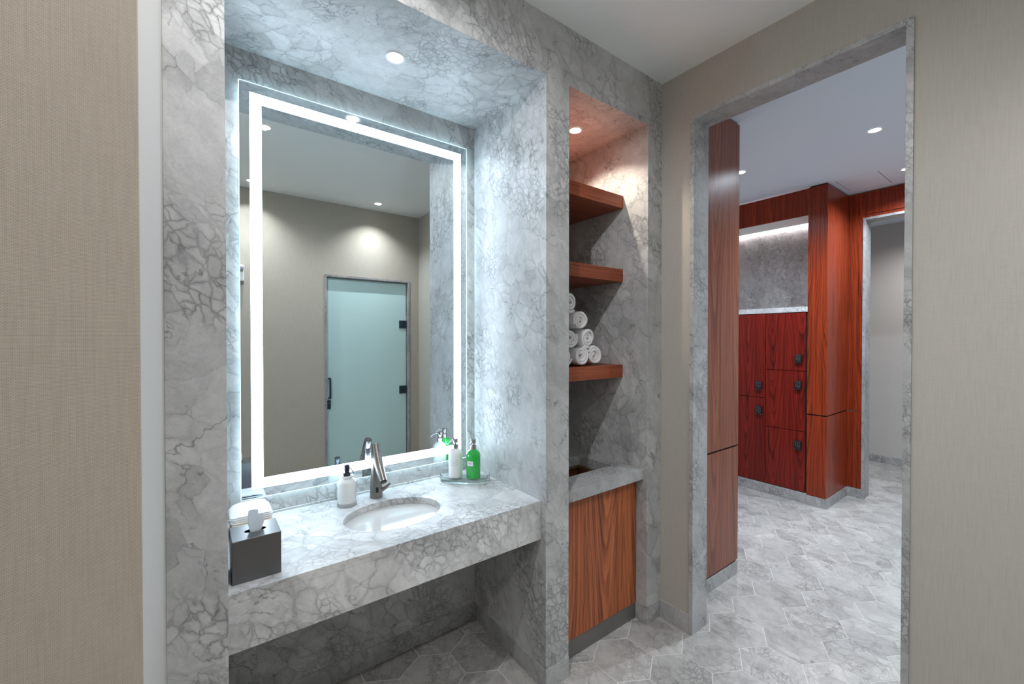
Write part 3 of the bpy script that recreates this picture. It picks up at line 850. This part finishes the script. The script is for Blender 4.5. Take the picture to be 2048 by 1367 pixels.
# ------------------------------------------------------------------ locker room seen through the doorway
# tall walnut end panel right behind the doorway
PY = -.055
bm = bmesh.new(); box(bm, XJ + .002, 2.940, PY, 1.26, .100, .872); box(bm, XJ + .002, 2.940, PY, 1.26, .885, 3.046)
struct('wall_walnut_panel', bm, M['wood_panel'], 'tall walnut panelled partition just behind the doorway', 'wall panel', bevel=.0012)
bm = bmesh.new(); box(bm, XJ + .002, 2.930, PY + .010, .73, .872, .885); box(bm, XJ + .002, 2.928, PY + .012, .73, .086, .100); box(bm, XJ + .002, 2.928, PY + .012, .73, 3.046, CEIL)
struct('trim_3', bm, M['dark_gap'], 'dark recessed joints of the walnut partition', 'trim')
bm = bmesh.new(); box(bm, XJ + .002, 2.940, PY, 1.26, 0, .086)
struct('baseboard_panel', bm, M['marble_trim'], 'marble plinth under the walnut partition', 'baseboard', bevel=.001)

LX = 4.706
# lockers: two columns
LK = [(.140, .497, 1.285, 1.858, 'red veneer locker door under the ledge, beside the pilaster'),
      (.140, .497, .696, 1.282, 'red veneer locker door in the middle of the column beside the pilaster'),
      (.140, .497, .106, .693, 'red veneer locker door at the bottom of the column beside the pilaster'),
      (.500, .857, .988, 1.858, 'tall red veneer upper locker door in the column next to the walnut partition'),
      (.500, .857, .106, .985, 'tall red veneer lower locker door in the column next to the walnut partition')]
KP = [1.402, 1.142, .555, 1.109, .851]
for (y0, y1, z0, z1, lab), kz in zip(LK, KP):
    l = thing('locker', lab, 'locker', (LX, (y0 + y1) / 2, z0), 'lockers with keypads')
    bm = bmesh.new(); box(bm, LX, LX + .020, y0 + .001, y1 - .001, z0 + .001, z1 - .001)
    obj('door', bm, M['wood_red'], l, bevel=.001)
    bm = bmesh.new(); box(bm, LX + .022, LX + .38, y0 + .0005, y1 - .0005, z0, z1)
    obj('carcass', bm, M['dark_gap'], l)
    ky = y0 + .058
    kp = None
    bm = bmesh.new(); box(bm, LX - .020, LX, ky - .029, ky + .029, kz - .046, kz + .046)
    kp = obj('keypad', bm, M['black'], l, bevel=.004); kp['label'] = 'black keypad lock'
    bm = bmesh.new()
    for r_ in range(4):
        for c in range(3):
            yy = ky + .016 - c * .016; zz = kz + .034 - r_ * .0135
            box(bm, LX - .0206, LX - .0199, yy - .0032, yy + .0032, zz - .0026, zz + .0026)
    box(bm, LX - .0206, LX - .0199, ky - .012, ky + .002, kz - .022, kz - .0195)
    obj('keys', bm, M['key'], kp, base=l['_w'])
    for q in (-.024, .024):
        bm = bmesh.new(); box(bm, LX - .0208, LX - .0199, ky + q - .003, ky + q + .003, kz - .041, kz - .035)
        obj('screw', bm, M['chrome'], kp, base=l['_w'])
bm = bmesh.new(); box(bm, LX + .012, LX + .03, .124, .140, .1, 1.86)
struct('trim_4', bm, M['dark_gap'], 'dark reveal between the lockers and the pilaster', 'trim')
bm = bmesh.new(); box(bm, LX - .004, LX + .40, .125, 1.25, 0, .100)
struct('baseboard_lockers', bm, M['marble_trim'], 'marble plinth under the red lockers', 'baseboard', bevel=.001)
bm = bmesh.new(); box(bm, LX - .006, LX + .42, .1245, 1.25, 1.862, 1.913)
tag(obj('stone_ledge', bm, M['marble_top'], base=(LX, .5, 1.862), bevel=.001), 'pale marble ledge running along the top of the lockers', 'ledge')
bm = bmesh.new(); box(bm, LX + .41, LX + .50, .10, 1.30, 1.80, CEIL)
struct('wall_ledge', bm, M['marble_dark'], 'marble wall above the locker ledge lit by a hidden light', 'wall')
bm = bmesh.new(); box(bm, LX, LX + .02, .861, 1.25, .104, 1.858)
struct('wall_locker_filler', bm, M['wood_red'], 'red veneer panel beyond the lockers, hidden by the walnut partition', 'wall panel', bevel=.001)
# fascia with cove light
bm = bmesh.new(); box(bm, LX, LX + .020, .1245, 1.25, 2.792, 3.045)
struct('trim_5', bm, M['wood_pilaster'], 'red wood fascia above the lit marble recess', 'trim', bevel=.001)
bm = bmesh.new(); box(bm, LX + .021, LX + .375, .1245, 1.25, 2.800, 2.83)
struct('trim_6', bm, M['ceiling'], 'painted underside of the recess behind the wood fascia', 'trim')
cv = thing('cove_light', 'bright linear light hidden at the top of the marble recess', 'light', (LX + .39, .5, 2.80))
bm = bmesh.new(); box(bm, LX + .380, LX + .405, .1245, 1.25, 2.808, 2.815)
obj('diffuser', bm, M['led_cove'], cv)
# pilaster
bm = bmesh.new(); box(bm, 4.700, 5.302, -.034, .124, .094, .866); box(bm, 4.700, 5.302, -.034, .124, .878, 3.046)
struct('wall_pilaster', bm, M['wood_pilaster'], 'red wood pilaster at the end of the lockers', 'wall panel', bevel=.001)
bm = bmesh.new(); box(bm, 4.712, 5.302, -.022, .112, .866, .878); box(bm, 4.712, 5.30, -.022, .112, 3.046, CEIL)
struct('trim_7', bm, M['dark_gap'], 'dark recessed joint around the pilaster', 'trim')
bm = bmesh.new(); box(bm, 4.696, 5.302, -.038, .126, 0, .092)
struct('baseboard_pilaster', bm, M['marble_trim'], 'marble plinth of the red wood pilaster', 'baseboard', bevel=.001)
# far wall with second doorway
XB, XB2 = 5.302, 5.470
E0, E1, EZ = -.147, -1.03, 2.800
bm = bmesh.new()
wall_yz(bm, XB + .02, XB2 - .004, [-2.3, E1 + .004, E0 - .004, 1.1], [0, EZ - .004, CEIL], [(1, 0)])
struct('wall_far', bm, M['wall_paint'], 'far locker room wall holding the second doorway', 'wall')
bm = bmesh.new()
box(bm, XB, XB + .02, -.113, -.034, .094, .866); box(bm, XB, XB + .02, -.113, -.034, .878, 3.05)
box(bm, XB + .003, XB + .02, E0, -.1145, .094, 3.05)
box(bm, XB + .003, XB + .02, -1.2, E0, EZ, 2.826)
box(bm, XB, XB + .02, -1.2, -.1185, 2.832, 3.05)
struct('wall_far_panels', bm, M['wood_pilaster'], 'red wood panelling around the far doorway', 'wall panel', bevel=.0008)
bm = bmesh.new(); box(bm, XB - .004, XB + .02, E0, -.038, 0, .092)
struct('baseboard_far', bm, M['marble_trim'], 'marble plinth beside the far doorway', 'baseboard')
casing('trim_8', XB - .004, XB2, E0, E1, EZ, T, 'grey marble lining of the far doorway')
bm = bmesh.new(); box(bm, 7.05, 7.2, -2.3, 1.1, 0, CEIL)
struct('wall_corridor', bm, M['wall_paint'], 'plain pale wall beyond the far doorway', 'wall')
bm = bmesh.new(); box(bm, 7.038, 7.05, -2.3, 1.1, 0, .092)
struct('baseboard_corridor', bm, M['marble_trim'], 'marble baseboard beyond the far doorway', 'baseboard', bevel=.001)
# closing walls of the locker room and corridor
bm = bmesh.new(); box(bm, 2.93, 7.2, 1.25, 1.40, 0, CEIL)
struct('wall_locker_side', bm, M['wall_paint'], 'side wall of the locker room hidden behind the walnut partition', 'wall')
bm = bmesh.new(); box(bm, 2.262, 7.2, -2.4, -2.25, 0, CEIL)
struct('wall_locker_near', bm, M['wall_paint'], 'near side wall of the locker room', 'wall')
# access panel on the locker room ceiling
bm = bmesh.new(); box(bm, 4.74, 5.14, -.380, -.080, CEIL - .0015, CEIL + .01)
tag(obj('access_panel', bm, M['ceiling_cool_cast'], base=(4.95, -.23, CEIL), bevel=.0005), 'flush white access panel in the locker room ceiling', 'access panel')
bm = bmesh.new(); box(bm, 4.735, 5.20, -.3835, -.3805, CEIL - .0006, CEIL + .01); box(bm, 4.745, 5.145, -.0795, -.0765, CEIL - .0006, CEIL + .01)
struct('trim_9', bm, M['dark_gap'], 'thin joints of the ceiling access panel', 'trim')

# ------------------------------------------------------------------ downlights
def downlight(x, y, z, r, lens, label, power, col, angle=95, blend=.6, tilt=(0, 0), rad=.014):
    d = thing('downlight', label, 'ceiling light', (x, y, z))
    bm = bmesh.new(); lathe(bm, [(r, z - .0005), (r, z - .003), (r * .93, z - .0045), (r * .80, z - .0035), (r * .78, z - .0005)], x, y, 40, cap0=False, cap1=False)
    obj('trim_ring', bm, M['lamp_trim'], d, smooth=True)
    bm = bmesh.new(); lathe(bm, [(r * .79, z - .0008), (r * .79, z - .0022), (r * .5, z - .0026)], x, y, 32)
    obj('lens', bm, lens, d)
    if power:
        L = bpy.data.lights.new('downlight_beam', 'SPOT'); L.energy = power; L.color = col; L.spot_size = math.radians(angle); L.spot_blend = blend; L.shadow_soft_size = rad
        o = bpy.data.objects.new('downlight_beam', L); COL.objects.link(o); o.location = (0, 0, -.006); o.parent = d
        o.rotation_euler = (tilt[0], tilt[1], 0)
    return d
COOL, WARM, NEUT = (.76, .88, 1.0), (1.0, .86, .70), (.98, .98, 1.0)
downlight(.664, .292, SOF, .041, M['lamp_cool'], 'downlight in the marble soffit above the vanity', 14, COOL, 150, 1.0)
downlight(1.718, .283, SOF, .040, M['lamp_warm'], 'warm downlight in the soffit above the wooden shelves', 28, WARM, 130, .5)
downlight(1.55, -1.90, CEIL, .045, M['lamp_warm'], 'downlight near the frosted glass door, seen in the mirror', 66, NEUT, 118, 1.0)
downlight(.38, -1.93, CEIL, .045, M['lamp_warm'], 'downlight at the left edge of the mirror reflection', 56, NEUT, 118, 1.0)
downlight(.36, -.72, CEIL, .045, M['lamp_warm'], 'downlight high in the mirror reflection, above the camera', 60, NEUT, 172, .4)
downlight(-.62, -1.20, CEIL, .045, M['lamp_warm'], 'added unseen fill downlight left of the camera, before the beige wall', 9, NEUT, 172, .4)  # out-of-view light added to fill the room
downlight(-.9, -1.9, CEIL, .045, M['lamp_warm'], 'added unseen fill downlight in the rear left corner behind the camera', 34, NEUT, 172, .4)  # extra unseen lamp, added to lift the general light level
downlight(3.790, -.573, CEIL, .045, M['lamp_cool'], 'right-hand downlight of the locker room ceiling', 133.0, COOL, 150, .9)
downlight(3.810, .342, CEIL, .045, M['lamp_cool'], 'locker room downlight beside the top of the walnut partition', 99.0, COOL, 150, .9)
downlight(4.880, -.545, CEIL, .045, M['lamp_cool'], 'far locker room downlight at the edge of the doorway', 110.0, COOL, 150, .9)
downlight(3.0, -1.5, CEIL, .045, M['lamp_cool'], 'locker room downlight hidden right of the doorway', 87.0, COOL, 150, .9)
downlight(6.3, -.5, CEIL, .045, M['lamp_warm'], 'downlight beyond the far doorway', 80, NEUT, 150, .9)
downlight(1.54, YF - .30, CEIL, .045, M['lamp_warm'], 'downlight behind the frosted glass door', 60, NEUT, 150, .9)

for o in _bases:
    if '_w' in o: del o['_w']

# ------------------------------------------------------------------ camera, world, view
cam = bpy.data.cameras.new('camera'); co = bpy.data.objects.new('camera', cam); COL.objects.link(co)
co.location = (0, -1.43, 1.609)
co.rotation_euler = (math.radians(90 - .564), 0, math.radians(-36.551))
cam.sensor_width = 36; cam.lens = 36 * 839.05 / 2048; cam.clip_start = .02; cam.clip_end = 60
SC.camera = co
w = bpy.data.worlds.new('world'); SC.world = w; w.use_nodes = True
w.node_tree.nodes['Background'].inputs[0].default_value = (.5, .5, .5, 1); w.node_tree.nodes['Background'].inputs[1].default_value = .2
SC.view_settings.view_transform = 'Standard'; SC.view_settings.look = 'None'; SC.view_settings.exposure = 0.32; SC.view_settings.gamma = 1; SC.view_settings.use_curve_mapping = False
try:
    SC.cycles.use_denoising = True
    SC.cycles.max_bounces = 10; SC.cycles.diffuse_bounces = 6; SC.cycles.glossy_bounces = 5; SC.cycles.transmission_bounces = 8
    SC.cycles.caustics_reflective = False; SC.cycles.caustics_refractive = True
    SC.cycles.sample_clamp_indirect = 4.0
except Exception:
    pass
